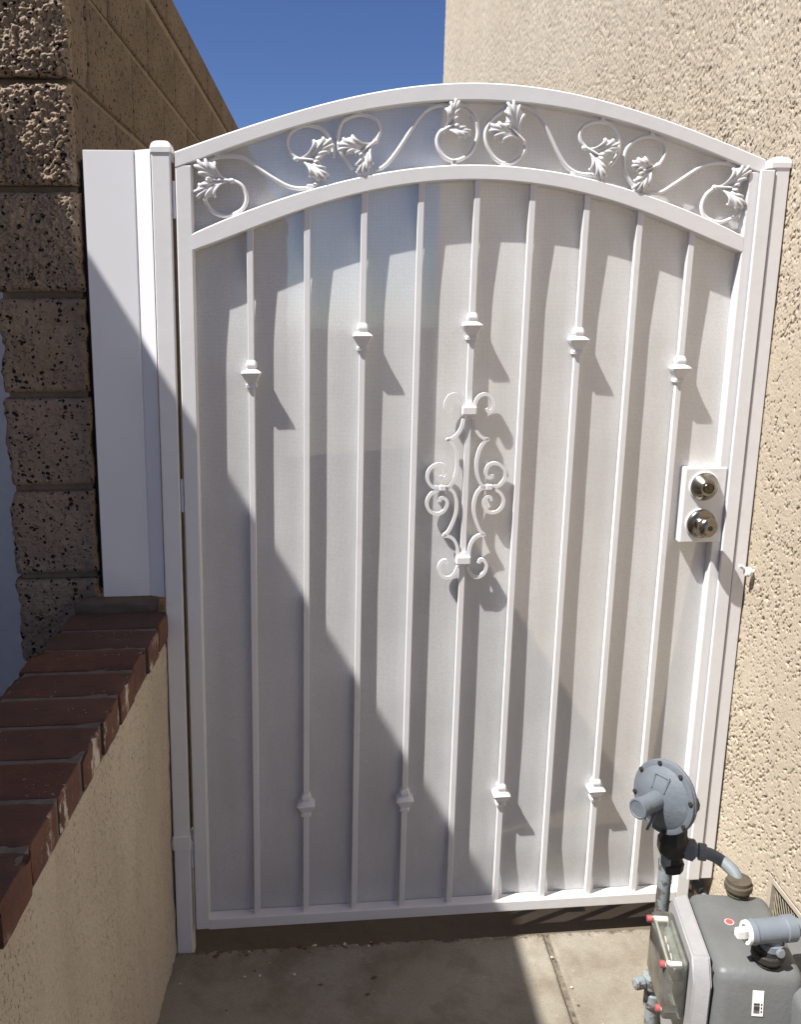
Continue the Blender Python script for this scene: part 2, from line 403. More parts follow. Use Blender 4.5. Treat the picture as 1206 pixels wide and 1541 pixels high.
# ------------------------------------------------------------------ house on the right
WX = 1.205
house = empty('stucco_house', 'tall tan stucco house wall along the right side of the alley', 'house', (WX, 0, 0))
def spaced(a, b, fn):
    out = [a]
    while out[-1] < b: out.append(min(b, out[-1] + fn(out[-1])))
    return np.array(out)
def cdist(y, z): return max(.35, y+1.75)
VY0, VY1, VZ0, VZ1 = -.62, -.215, .03, .285
ys = spaced(-.62, 6.35, lambda y: .010 if y < -.33 else .0018*max(1.0, (y+1.3)/1.3)**1.45)
zs = spaced(0.0, 5.2, lambda z: .0021 if z < 1.75 else .0021*(1+(z-1.75)*2.6))
Yg, Zg = np.meshgrid(ys, zs)
def stucco_h(Y, Z):
    u = (Y*.82+Z*.57); v = (-Y*.57+Z*.82)         # trowel direction
    a = vnoise(u/.0036, v/.0085, 1)*.62 + vnoise(u/.0020, v/.0036, 2)*.38
    dens = .275 + .15*(vnoise(Y/.11, Z/.13, 3)-.5) + .10*(vnoise(Y/.035, Z/.035, 4)-.5) + .07*sstep(1.4, 2.2, Z)
    pit = 1-sstep(dens-.02, dens+.010, a)
    hump = vnoise(Y/.012, Z/.012, 5)*.6 + vnoise(Y/.028, Z/.028, 6)*.8
    up = sstep(1.2, 2.1, Z)
    return hump*(.0009+.0007*up) - pit*(.0066-.0018*up) + vnoise(Y/.3, Z/.3, 8)*.003 + vnoise(Y/.005, Z/.005, 9)*(.0006+.0012*up)
Hh = stucco_h(Yg, Zg)
Xg = WX - .002 - Hh
inv = ((Yg > VY0) & (Yg < VY1) & (Zg > VZ0) & (Zg < VZ1))
Xg = np.where(inv, WX+.03, Xg)
wall_me = grid_mesh('wall', Xg, Yg, Zg, M_STUCCO, flip=True)
obj('wall', wall_me, house)
bm = bmesh.new(); box(bm, WX+.012, WX+7, VY0-.75, 6.345, VZ1+.01, 6.0); box(bm, WX+.05, WX+7, VY0-.75, 6.34, -.02, VZ1+.005)
box(bm, WX-.001, WX+.04, VY0-.751, -.6205, 0, 5.2); box(bm, WX-.001, WX+.04, -.62, 6.35, 5.2005, 6.0)
obj('rear_wall', mesh('rear_wall', bm, M_STUCCO), house)
# foundation vent
vent = bmesh.new(); f = .014
box(vent, WX-.004, WX+.016, VY1-f-.002, VY1-.002, VZ0, VZ1, .001)
box(vent, WX-.004, WX+.016, VY0, VY1-f-.003, VZ1-f, VZ1-.002, .001)
box(vent, WX-.004, WX+.016, VY0, VY1-f-.003, VZ0, VZ0+f, .001)
vo = obj('vent', mesh('vent_frame', vent, M_VENT), house, (0, 0, 0))
bm = bmesh.new(); p = .0115
y = VY1-f
span = VZ1-VZ0-2*f
for k in range(-26, 40):
    for sg in (1, -1):
        y0 = VY0 + k*p; a = Vector((WX+.006, y0, VZ0+f)); b = Vector((WX+.006, y0+sg*span*.62, VZ1-f))
        t0, t1 = 0.0, 1.0
        dy = b.y-a.y
        for lim, s in ((VY0, 1), (VY1-f, -1)):
            if s*(a.y-lim) < 0 and s*(b.y-lim) < 0: t0 = 2; break
            if s*(a.y-lim) < 0: t0 = max(t0, (lim-a.y)/dy)
            if s*(b.y-lim) < 0: t1 = min(t1, (lim-a.y)/dy)
        if t0 < t1-.01: tube(bm, [a.lerp(b, t0), a.lerp(b, t1)], .0011, 4, cap=False, up=(1, 0, 0))
obj('mesh_screen', mesh('mesh_screen', bm, M_VENTM), vo)
bm = bmesh.new(); box(bm, WX+.024, WX+.029, VY0, VY1-.001, VZ0+.001, VZ1-.001); obj('cavity', mesh('cavity', bm, M_VOID), vo)
# small white eyelet in the wall beside the post
bm = bmesh.new()
lathe(bm, [(0, .004), (.012, .004), (.013, .010), (.020, .011), (.024, .007)], (WX-.002, -.012, .868), (-1, -.25, 0), 16)
lathe(bm, [(0, .0042), (.028, .0038)], (WX-.016, -.012, .868), (-.85, -.2, .55), 10)
tag(obj('wall_eyelet', mesh('wall_eyelet', bm, M_NYLON, True, 40)), 'small white screw eyelet on the stucco beside the right gate post', 'eyelet')
# grey conduit low along the wall
bm = bmesh.new(); tube(bm, catmull([(1.185, .6, .055), (1.186, .2, .055), (1.186, .02, .06), (1.182, -.12, .05), (1.165, -.22, .03)], 6), .0085, 12)
tag(obj('conduit', mesh('conduit', bm, M_PIPE, True)), 'thin pale grey pipe low on the wall passing under the right post', 'pipe')

# ------------------------------------------------------------------ block wall on the left
BX1 = -.196; BX0 = BX1-.160; BY = .050
bw = empty('block_wall', 'tall brown cinder block wall with pitted rough blocks behind the gate, on the left', 'wall', (BX1, .02, 0))
zc = [-.10, .093, .288, .483, .678, .873, 1.062, 1.253, 1.450, 1.648, 1.840, 2.030]
def block_mesh(L, h, seed, rough_end=False):
    """block from y=0..L, x=-w..0, z=0..h; the end y=0 is rough when rough_end"""
    wdt = .168
    if not rough_end:
        bm = bmesh.new(); box(bm, -wdt, 0, 0, L, 0, h, .004, 1)
        return mesh('block', bm, M_BLOCK)
    nx, nz = 124, 150
    # rounded box wrapped: end face grid + side strips
    xs = np.linspace(0, 1, nx); zz = np.linspace(0, 1, nz)
    U, V = np.meshgrid(xs, zz)
    X = -wdt + U*wdt; Z = V*h
    ex = np.minimum(U, 1-U)*wdt; ez = np.minimum(V, 1-V)*h
    n1 = vnoise(X/.030+seed*7, Z/.030, seed); n2 = vnoise(X/.011+seed*3, Z/.011, seed+1); n3 = vnoise(X/.0048, Z/.0048, seed+2)
    up = 1.0 if seed >= 109 else (.55 if seed == 108 else 0.0)
    rnd = .016*(1-np.sqrt(np.clip(1-(1-np.clip(ex/.016, 0, 1))**2, 0, 1))) + .014*(1-np.sqrt(np.clip(1-(1-np.clip(ez/.014, 0, 1))**2, 0, 1)))
    n4 = vnoise(X/.0070+seed, Z/.0070, seed+12); n5 = vnoise(X/.0026+seed, Z/.0026, seed+13); n6 = vnoise((X+Z)/.016, (X-Z)/.011, seed+14)
    crumb = np.abs(n4-.5)*2
    Y = rnd - (n1*.009*(.22+up) + np.abs(n6-.5)*.011*(.1+up) + n2*.003 + crumb*.0050*(.2+.9*up) + n3*.0040*(.25+.7*up) + n5*.0026*(.35+.7*up)) + .008
    # pits
    pn = vnoise(X/.0050+11*seed, Z/.0056, seed+5)*.7+vnoise(X/.0026, Z/.0026, seed+6)*.3; pd = (1-sstep(.19, .26, pn))*(.35+.65*up)
    Y = Y + pd*.008*(1.1-.5*up)
    # wavy silhouette
    wob = (vnoise(Z/.045+seed, Z*0, seed+9)-.5)*.012+(vnoise(Z/.010+seed, Z*0, seed+10)-.5)*.005
    X = X + wob*(1-sstep(0, .05, U*wdt)) + (vnoise(Z/.024, Z*0+3, seed+4)-.5)*.006*sstep(.85, 1, U)
    # wrap: extend first/last columns and rows to depth L
    def ext(A, fn0, fn1, axis):
        return np.concatenate([fn0, A, fn1], axis)
    Xw = np.concatenate([X[:, :1], X, X[:, -1:]], 1); Zw = np.concatenate([Z[:, :1], Z, Z[:, -1:]], 1)
    Yw = np.concatenate([np.full((nz, 1), L), Y, np.full((nz, 1), L)], 1)
    Xw = np.concatenate([Xw[:1], Xw, Xw[-1:]], 0); Zw = np.concatenate([Zw[:1], Zw, Zw[-1:]], 0)
    Yw = np.concatenate([np.full((1, nx+2), L), Yw, np.full((1, nx+2), L)], 0)
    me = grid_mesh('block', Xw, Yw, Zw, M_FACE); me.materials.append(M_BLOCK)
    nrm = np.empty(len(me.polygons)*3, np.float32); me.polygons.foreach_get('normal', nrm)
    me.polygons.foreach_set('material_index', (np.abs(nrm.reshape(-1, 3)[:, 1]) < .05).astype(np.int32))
    return me
BL = .405
cache = {}
for i, z0 in enumerate(zc):
    z1 = zc[i+1] if i+1 < len(zc) else 2.215
    h = z1-z0-.011
    Le = .118 if i % 2 == 0 else .318
    Le = {9: .335, 10: .112, 11: .305}.get(i, Le)
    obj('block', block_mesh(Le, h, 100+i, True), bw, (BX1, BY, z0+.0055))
    y = BY+Le+.011; j = 0
    while y < 7.2:
        key = (round(h, 3), j % 2)
        if key not in cache: cache[key] = block_mesh(BL-.011, h, 3)
        obj('block', cache[key], bw, (BX1+random.uniform(-.0015, .0015), y, z0+.0055)); y += BL; j += 1
y = .03
while y < 7.2:
    l = 1.018-.03 if False else BL-.011
    k = 'cap'
    if k not in cache:
        cache[k] = block_mesh(BL-.011, .100, 4)
    if y < .06:
        obj('cap_block', block_mesh(.19, .100, 120, True), bw, (BX1+.001, BY, 2.236)); y = BY+.19+.011; continue
    obj('cap_block', cache[k], bw, (BX1+.001, y, 2.236)); y += BL
bm = bmesh.new(); box(bm, BX1-.160, BX1-.005, BY+.024, 7.2, -.1, 2.232); obj('mortar', mesh('mortar', bm, M_MORTAR), bw)

# ------------------------------------------------------------------ low stucco wall with brick cap
lw = empty('low_garden_wall', 'low yellowish stucco wall topped with dark red bricks, left foreground', 'wall', (-.14, -.8, 0))
LX = -.0515
ys2 = spaced(-3.0, .10, lambda y: .02 if y < -1.2 else .0045); zs2 = np.linspace(0, .752, 150)
Yg, Zg = np.meshgrid(ys2, zs2)
top = .744 + .012*(vnoise(Yg/.035, Yg*0, 31)-.5) + .010*(vnoise(Yg/.012, Yg*0, 33)-.5)
Zg = Zg/.752*top
Xg = LX + .0022*vnoise(Yg/.02, Zg/.03, 35) + .0016*vnoise(Yg/.006, Zg/.008, 36) + .004*vnoise(Yg/.2, Zg/.25, 37) + .0022*vnoise(Yg/.010, Zg/.013, 38) - .007*sstep(.735, .76, Zg/top*.752)
obj('stucco_face', grid_mesh('stucco_face', Xg, Yg, Zg, M_LOW), lw)
bm = bmesh.new(); box(bm, -.232, LX-.006, -3.0, .005, 0, .744); obj('wall_core', mesh('wall_core', bm, M_LOW), lw)
bm = bmesh.new(); box(bm, -.230, -.0475, -2.99, .008, .7445, .8022); obj('mortar', mesh('mortar', bm, M_BMORTAR), lw)
def brick_mesh(seed, L=.198, wd=.0955, h=.058, rough=.0011):
    nx, ny, nz = 22, 12, 7
    bm = bmesh.new()
    bmesh.ops.create_cube(bm, size=1.0)
    bmesh.ops.subdivide_edges(bm, edges=bm.edges[:], cuts=9, use_grid_fill=True)
    for v in bm.verts:
        c = v.co
        x, y_, z = c.x*L, c.y*wd, c.z*h
        # rounding of corners
        r = .006
        q = Vector((max(0, abs(x)-(L/2-r)), max(0, abs(y_)-(wd/2-r)), max(0, abs(z)-(h/2-r))))
        if q.length > r:
            q2 = q*(r/q.length)
            x -= math.copysign(q.x-q2.x, x); y_ -= math.copysign(q.y-q2.y, y_); z -= math.copysign(q.z-q2.z, z)
        n = mnoise.noise_vector(Vector((x*38+seed*5.1, y_*38, z*38)))*rough + mnoise.noise_vector(Vector((x*110+seed*2.1, y_*110, z*110)))*rough*.5
        e = mnoise.noise(Vector((x*55+seed, y_*55, z*55)))
        if e > .18 and (sum(1 for t_ in q if t_ > r*.5) >= 2): n += Vector((-math.copysign(1, x)*.0, 0, -math.copysign(1, z)))*(e-.18)*.018
        v.co = Vector((x, y_, z)) + n
    return mesh('brick', bm, M_BRICK, True, 40)
BM = [brick_mesh(k) for k in range(6)]
y = -.035
i = 0
while y > -3.0:
    obj('brick', BM[(i*5) % 6], lw, (-.141+random.uniform(-.003, .003), y, .777+random.uniform(-.0012, .0012))); y -= .1052; i += 1
o = obj('brick', brick_mesh(9, .170, .052, .05, .005), lw, (-.148, .0385, .803)); o.data.materials[0] = mat_chip('mortar_smeared_brick', (.13, .105, .085), (.30, .12, .07), .63, .70, .9, 18)

# ------------------------------------------------------------------ neighbour house on the far left (its eave throws the big shadow)
nb = empty('neighbour_house', 'white walled neighbour house beyond the low wall, its eave shading the alley', 'house', (-.92, -1, 0))
bm = bmesh.new(); box(bm, -5.0, -.98, -7, 4.0, -.02, 2.52, .002); obj('wall', mesh('wall', bm, M_NEIGH), nb)
bm = bmesh.new(); box(bm, -5.1, -.852, -7.2, 4.2, 2.585, 2.668); obj('roof', mesh('roof', bm, M_PLAIN if False else M_MORTAR), nb)
bm = bmesh.new(); box(bm, -5.0, -.90, -7, 4.0, 2.5225, 2.58); obj('soffit', mesh('soffit', bm, M_NEIGH), nb)
bm = bmesh.new(); box(bm, -.978, -.955, 1.28, 1.35, 0, .98, .003); box(bm, -.978, -.945, 1.10, 1.62, .66, .70, .003)
obj('trim_board', mesh('trim_board', bm, M_NEIGH), nb)

vp = empty('vinyl_screen', 'plain white upright board in shade just left of the block wall end, far left edge', 'board', (-.6, .35, 0))
bm = bmesh.new(); box(bm, -.90, -.365, .34, .37, 0, 1.75, .003); obj('board', mesh('board', bm, M_NEIGH), vp)
bm = bmesh.new(); box(bm, -.46, -.392, .318, .339, .62, .645, .002); box(bm, -.436, -.428, .334, .3395, 0, .80, .001); obj('trim_strip', mesh('trim_strip', bm, M_NEIGH), vp)

# ------------------------------------------------------------------ gate
YAW = .02; SH = -.003557; cyw, syw = math.cos(YAW), math.sin(YAW)
def glin(v):   # linear part of the gate's own frame
    x, y, z = v; return Vector((x*cyw-y*syw, x*syw+y*cyw, z+SH*x))
def gaff(v): return glin(v)+Vector((0, 0, -SH*.6))
G0 = gaff((.575, .015, 0))
def gmesh(name, bm, mat, smooth=False, angle=None, lin=False):
    """bm in gate coordinates; result relative to a parent at the gate origin"""
    for v in bm.verts: v.co = glin(v.co) if lin else gaff(v.co)
    return mesh(name, bm, mat, smooth, angle)
gate = empty('garden_gate', 'white arched metal garden gate with scrollwork and vertical pickets', 'gate', G0)
def gpart(name, bm, mat=None, parent=None, smooth=False, angle=None):
    return obj(name, gmesh(name, bm, mat or M_WHITE, smooth, angle), parent or gate)

def poly(xs, zs, deg=6, c=.5765):
    u = np.array(xs)-c; A = np.stack([u**k for k in range(0, deg+1, 2)], 1)
    co = np.linalg.lstsq(A, np.array(zs), rcond=None)[0]
    return lambda x: float(sum(co[i]*(x-c)**(2*i) for i in range(len(co))))
TU = poly(*zip((0.0014, 1.7051), (0.0461, 1.7241), (0.1101, 1.7471), (0.1752, 1.7679), (0.2504, 1.7848), (0.3171, 1.8028), (0.3878, 1.818), (0.4414, 1.826), (0.5016, 1.8318), (0.5673, 1.8343), (0.6361, 1.834), (0.6955, 1.8286), (0.749, 1.8197), (0.8068, 1.8107), (0.8696, 1.7958), (0.9417, 1.7725), (1.0136, 1.7477), (1.0806, 1.726), (1.1483, 1.7059)))
TLo = poly(*zip((0.036, 1.6863), (0.0902, 1.7081), (0.1514, 1.7334), (0.2221, 1.7545), (0.2977, 1.7722), (0.3736, 1.7868), (0.4499, 1.7975), (0.5172, 1.8037), (0.5685, 1.806), (0.5967, 1.8033), (0.6615, 1.7986), (0.7325, 1.7909), (0.8045, 1.7797), (0.8833, 1.7609), (0.9636, 1.7367), (1.0452, 1.7107), (1.1296, 1.6858)))
AU = poly(*zip((0.0328, 1.5554), (0.1071, 1.5891), (0.1837, 1.621), (0.2411, 1.6399), (0.2987, 1.6556), (0.3564, 1.6695), (0.424, 1.6822), (0.497, 1.6886), (0.5735, 1.691), (0.6021, 1.6895), (0.668, 1.6817), (0.7403, 1.6698), (0.8134, 1.6578), (0.8933, 1.6405), (0.9748, 1.6161), (1.0579, 1.5883), (1.1243, 1.5631)))
AL = poly(*zip((0.032, 1.523), (0.0873, 1.5442), (0.145, 1.5691), (0.2123, 1.5937), (0.2797, 1.6173), (0.3472, 1.6364), (0.415, 1.6509), (0.493, 1.6601), (0.5747, 1.6629), (0.6034, 1.6606), (0.6696, 1.6536), (0.7421, 1.6431), (0.8154, 1.6303), (0.8959, 1.6091), (0.9779, 1.5834), (1.0613, 1.5546), (1.1279, 1.5308)))
DP = .030
def arch_rail(x0, x1, up, lo, y0, y1, n=64, ch=.0022):
    bm = bmesh.new(); rings = []
    for i in range(n+1):
        x = x0+(x1-x0)*i/n; a, b = up(x), lo(x)
        sec = [(y0, b+ch), (y0, a-ch), (y0+ch, a), (y1-ch, a), (y1, a-ch), (y1, b+ch), (y1-ch, b), (y0+ch, b)]
        rings.append([bm.verts.new((x, yy, zz)) for yy, zz in sec])
    for A, B in zip(rings, rings[1:]):
        for k in range(8): bm.faces.new((A[k], B[k], B[(k+1) % 8], A[(k+1) % 8]))
    bm.faces.new(rings[0]); bm.faces.new(rings[-1][::-1])
    return bm
gpart('top_rail', arch_rail(.0, 1.1495, TU, TLo, .0, DP), smooth=True, angle=25)
gpart('arch_rail', arch_rail(.0275, 1.1200, AU, AL, .0003, DP-.0003), smooth=True, angle=25)
bm = bmesh.new(); box(bm, .0, .0300, .0006, DP-.0006, .052, TLo(.0)+.006, .0022, 2); gpart('stile', bm)
bm = bmesh.new(); box(bm, 1.1185, 1.1490, .0006, DP-.0006, .052, TLo(1.149)+.006, .0022, 2); gpart('stile', bm)
bm = bmesh.new(); box(bm, .0285, 1.1195, .0003, DP-.0003, .050, .0765, .0022, 2); gpart('bottom_rail', bm)
# pickets
PX = [.5765+.1100*(i-4) for i in range(9)]
s = .00635
for x in PX:
    bm = bmesh.new(); box(bm, x-s, x+s, .015-s, .015+s, .0755, AL(x)+.004, .0012, 2)
    gpart('picket', bm)
# cast knuckles
def knuckle():
    prof = [(-.0285, .0075), (-.0280, .0108), (-.0225, .0112), (-.0205, .0090), (-.0165, .0105), (-.0085, .0150), (-.0020, .0190), (.0006, .0196), (.0022, .0188), (.0060, .0135), (.0085, .0090), (.0100, .0095),
            (.0125, .0110), (.0165, .0112), (.0205, .0098), (.0240, .0080), (.0255, .0066)]
    bm = bmesh.new(); rings = []
    for z, r in prof:
        c = .22 if z < .007 else .55
        ring = []
        for qx, qy in ((1, 1), (-1, 1), (-1, -1), (1, -1)):
            for t in (0, 1):
                k = c*r*.5
                a = (qx*r, qy*(r-k)) if (t == 0) == (qx*qy > 0) else (qx*(r-k), qy*r)
                ring.append(bm.verts.new((a[0], a[1], z)))
        rings.append(ring)
    for A, B in zip(rings, rings[1:]):
        for k in range(8): bm.faces.new((A[k], A[(k+1) % 8], B[(k+1) % 8], B[k]))
    bm.faces.new(rings[0][::-1]); bm.faces.new(rings[-1])
    return gmesh('knuckle', bm, M_WHITE, True, 35, lin=True)
KM = knuckle()
for i, z in ((0, 1.2945), (2, 1.366), (4, 1.386), (6, 1.3565), (8, 1.298), (1, .3460), (3, .3466), (5, .3470), (7, .3475)):
    obj('knuckle', KM, gate, gaff((PX[i], .015, z)))
# perforated sheet, bowed towards the pickets
xs = np.linspace(.012, 1.138, 260); ts = np.linspace(0, 1, 420)
Xs, Ts = np.meshgrid(xs, ts)
ztop = np.vectorize(lambda x: TU(x)-.006)(xs)[None, :].repeat(len(ts), 0)
Zs = .058 + Ts*(ztop-.058)
zal = np.vectorize(AL)(xs)[None, :]
bow = sstep(0.0, .26, zal-Zs)*sstep(.065, .21, Zs)
Ysh = .0312 - .0072*bow + ((vnoise(Xs/.16, Zs/.45, 71)-.5)*.0024+(vnoise(Xs/.05, Zs/.16, 72)-.5)*.0009)*bow
bandz = sstep(0, .03, Zs-zal-.03)
Xl = Xs*cyw-Ysh*syw; Yl = Xs*syw+Ysh*cyw; Zl = Zs+SH*(Xs-.6)
obj('perforated_sheet', grid_mesh('perforated_sheet', Xl, Yl, Zl, M_SCREEN), gate)

# --- band scrollwork: traced centre lines in gate coordinates
SCROLLS = [[(0.0505, 1.6739), (0.0594, 1.687), (0.0706, 1.6946), (0.0842, 1.6986), (0.1027, 1.6998), (0.1224, 1.6977), (0.1359, 1.6908), (0.152, 1.6799), (0.1718, 1.667), (0.1917, 1.6558), (0.2067, 1.6483), (0.2218, 1.6442), (0.2369, 1.6434), (0.2507, 1.6459), (0.2633, 1.6513), (0.2746, 1.6598)], [(0.0482, 1.6275), (0.0613, 1.6049), (0.0748, 1.5954), (0.091, 1.5919), (0.1086, 1.5964), (0.1224, 1.6047), (0.1301, 1.6175), (0.1303, 1.6319), (0.1242, 1.645), (0.1144, 1.6526), (0.1032, 1.6562)], [(0.2264, 1.6974), (0.2121, 1.7099), (0.2074, 1.7256), (0.2131, 1.7414), (0.2265, 1.7515), (0.2455, 1.7563), (0.2694, 1.7526), (0.2838, 1.7403), (0.2935, 1.7215), (0.2956, 1.6997)], [(0.375, 1.7307), (0.3807, 1.7391), (0.3835, 1.7501), (0.3796, 1.7624), (0.3721, 1.7698), (0.361, 1.7751), (0.3493, 1.7776), (0.3361, 1.776), (0.3245, 1.7718), (0.3129, 1.7654), (0.3065, 1.753), (0.3037, 1.7393), (0.3045, 1.7255), (0.3083, 1.7131), (0.3151, 1.7015), (0.324, 1.6898), (0.333, 1.6801)], [(0.3765, 1.6774), (0.3934, 1.6858), (0.4101, 1.7035), (0.4299, 1.7312), (0.4476, 1.7596), (0.464, 1.7806), (0.4807, 1.7922), (0.5, 1.797), (0.5242, 1.7997), (0.5438, 1.7982), (0.559, 1.7877), (0.5684, 1.7743), (0.5715, 1.7584)], [(0.5579, 1.7806), (0.5674, 1.7667), (0.5726, 1.7487), (0.5684, 1.7293), (0.5607, 1.7136), (0.5471, 1.703), (0.5278, 1.697), (0.5094, 1.7038), (0.4978, 1.7179), (0.4937, 1.7333), (0.4969, 1.745), (0.5041, 1.7521)], [(0.632, 1.8011), (0.6214, 1.7907), (0.6013, 1.775), (0.5901, 1.7581), (0.5874, 1.7425), (0.5924, 1.7244), (0.6045, 1.7063), (0.6205, 1.6953), (0.6376, 1.6929), (0.6541, 1.7023), (0.6647, 1.715), (0.6663, 1.7268), (0.6575, 1.7436)], [(0.6461, 1.8001), (0.663, 1.7966), (0.6803, 1.7879), (0.6981, 1.7727), (0.709, 1.7548), (0.7208, 1.7341), (0.7329, 1.7133), (0.747, 1.6938), (0.7635, 1.6815), (0.7796, 1.6764), (0.7984, 1.675), (0.8158, 1.6742)], [(0.7857, 1.7258), (0.776, 1.7366), (0.7731, 1.7507), (0.7789, 1.7619), (0.7924, 1.7699), (0.8103, 1.7726), (0.8303, 1.769), (0.8445, 1.7563), (0.8525, 1.7383), (0.8531, 1.7186), (0.847, 1.7032), (0.8369, 1.6908)], [(0.9364, 1.6936), (0.9451, 1.7085), (0.9477, 1.7245), (0.9398, 1.7381), (0.9234, 1.746), (0.9024, 1.7463), (0.883, 1.7388), (0.869, 1.7233), (0.8651, 1.705), (0.8685, 1.6836), (0.8774, 1.6683), (0.8902, 1.6523)], [(0.893, 1.6499), (0.9103, 1.6444), (0.9307, 1.6428), (0.9475, 1.6448), (0.9699, 1.6584), (0.9954, 1.6752), (1.0178, 1.6897), (1.034, 1.6973), (1.054, 1.7007), (1.0746, 1.6991), (1.0941, 1.6919), (1.1089, 1.6818)], [(1.0581, 1.6547), (1.0406, 1.642), (1.0322, 1.6231), (1.0358, 1.6042), (1.0514, 1.5923), (1.0725, 1.588), (1.0959, 1.5952), (1.1146, 1.608), (1.1266, 1.624), (1.1283, 1.646)]]
LEAVES = [((0.1033, 1.6554), (0.0403, 1.6811), (0.0392, 1.6339)), ((0.2252, 1.6964), (0.2911, 1.7213), (0.2819, 1.6667)), ((0.3754, 1.7297), (0.3082, 1.7149), (0.3447, 1.6745)), ((0.5029, 1.7499), (0.5527, 1.7487), (0.53, 1.7998)), ((0.6624, 1.7335), (0.5996, 1.7584), (0.6296, 1.7986)), ((0.7841, 1.7242), (0.8458, 1.7236), (0.8242, 1.673)), ((0.9348, 1.6943), (0.8826, 1.6921), (0.8883, 1.6506)), ((1.0546, 1.6539), (1.1172, 1.6842), (1.1126, 1.6232))]
STUBS = [(0.0769, 1.7025), (0.1098, 1.5945), (0.2506, 1.6465), (0.2312, 1.7574), (0.3433, 1.783), (0.5282, 1.6949), (0.5095, 1.803), (0.5279, 1.6936), (0.5101, 1.8022), (0.6249, 1.6922), (0.6488, 1.8014), (0.7643, 1.6756), (0.8166, 1.7769), (0.8933, 1.6474), (0.9179, 1.7514), (1.0775, 1.7031), (1.0517, 1.5901)]
CENTRE = [[(0.5858, 1.222), (0.5877, 1.2288), (0.5914, 1.2383), (0.5986, 1.2461), (0.6084, 1.249), (0.6182, 1.2453), (0.6248, 1.2338), (0.6257, 1.2215), (0.6222, 1.2142), (0.6155, 1.214), (0.613, 1.2203)], [(0.5868, 1.1987), (0.5886, 1.1891), (0.5921, 1.178), (0.5996, 1.166), (0.6102, 1.1584), (0.6193, 1.1563), (0.6119, 1.152), (0.6018, 1.1349), (0.5967, 1.1098), (0.5982, 1.0873), (0.6035, 1.0703), (0.6113, 1.0588), (0.6191, 1.0553)], [(0.6353, 1.0541), (0.6486, 1.0604), (0.6575, 1.0736), (0.6561, 1.0914), (0.6454, 1.1029), (0.6323, 1.1059), (0.6213, 1.1005), (0.6165, 1.0884), (0.6203, 1.0777), (0.6294, 1.0761), (0.6305, 1.0826)], [(0.6354, 1.0521), (0.6488, 1.0439), (0.6569, 1.0295), (0.6554, 1.0146), (0.6456, 1.0039), (0.6315, 1.0013), (0.6204, 1.0079), (0.6147, 1.0217), (0.6187, 1.0325), (0.6285, 1.0349), (0.6315, 1.0266)], [(0.6191, 1.0547), (0.6099, 1.0532), (0.6012, 1.0448), (0.5952, 1.025), (0.5956, 1.0021), (0.6026, 0.9789), (0.6111, 0.9613), (0.6194, 0.9539), (0.608, 0.9521), (0.597, 0.9437), (0.5897, 0.9264), (0.5873, 0.9021)], [(0.5865, 0.886), (0.5913, 0.874), (0.6004, 0.8634), (0.612, 0.8616), (0.6232, 0.8702), (0.6274, 0.8848), (0.6226, 0.8962), (0.6138, 0.8994), (0.6107, 0.8918)]]
COLLARS = [1.2161, 0.9004]
CLIP = (0.6255, 1.0563)

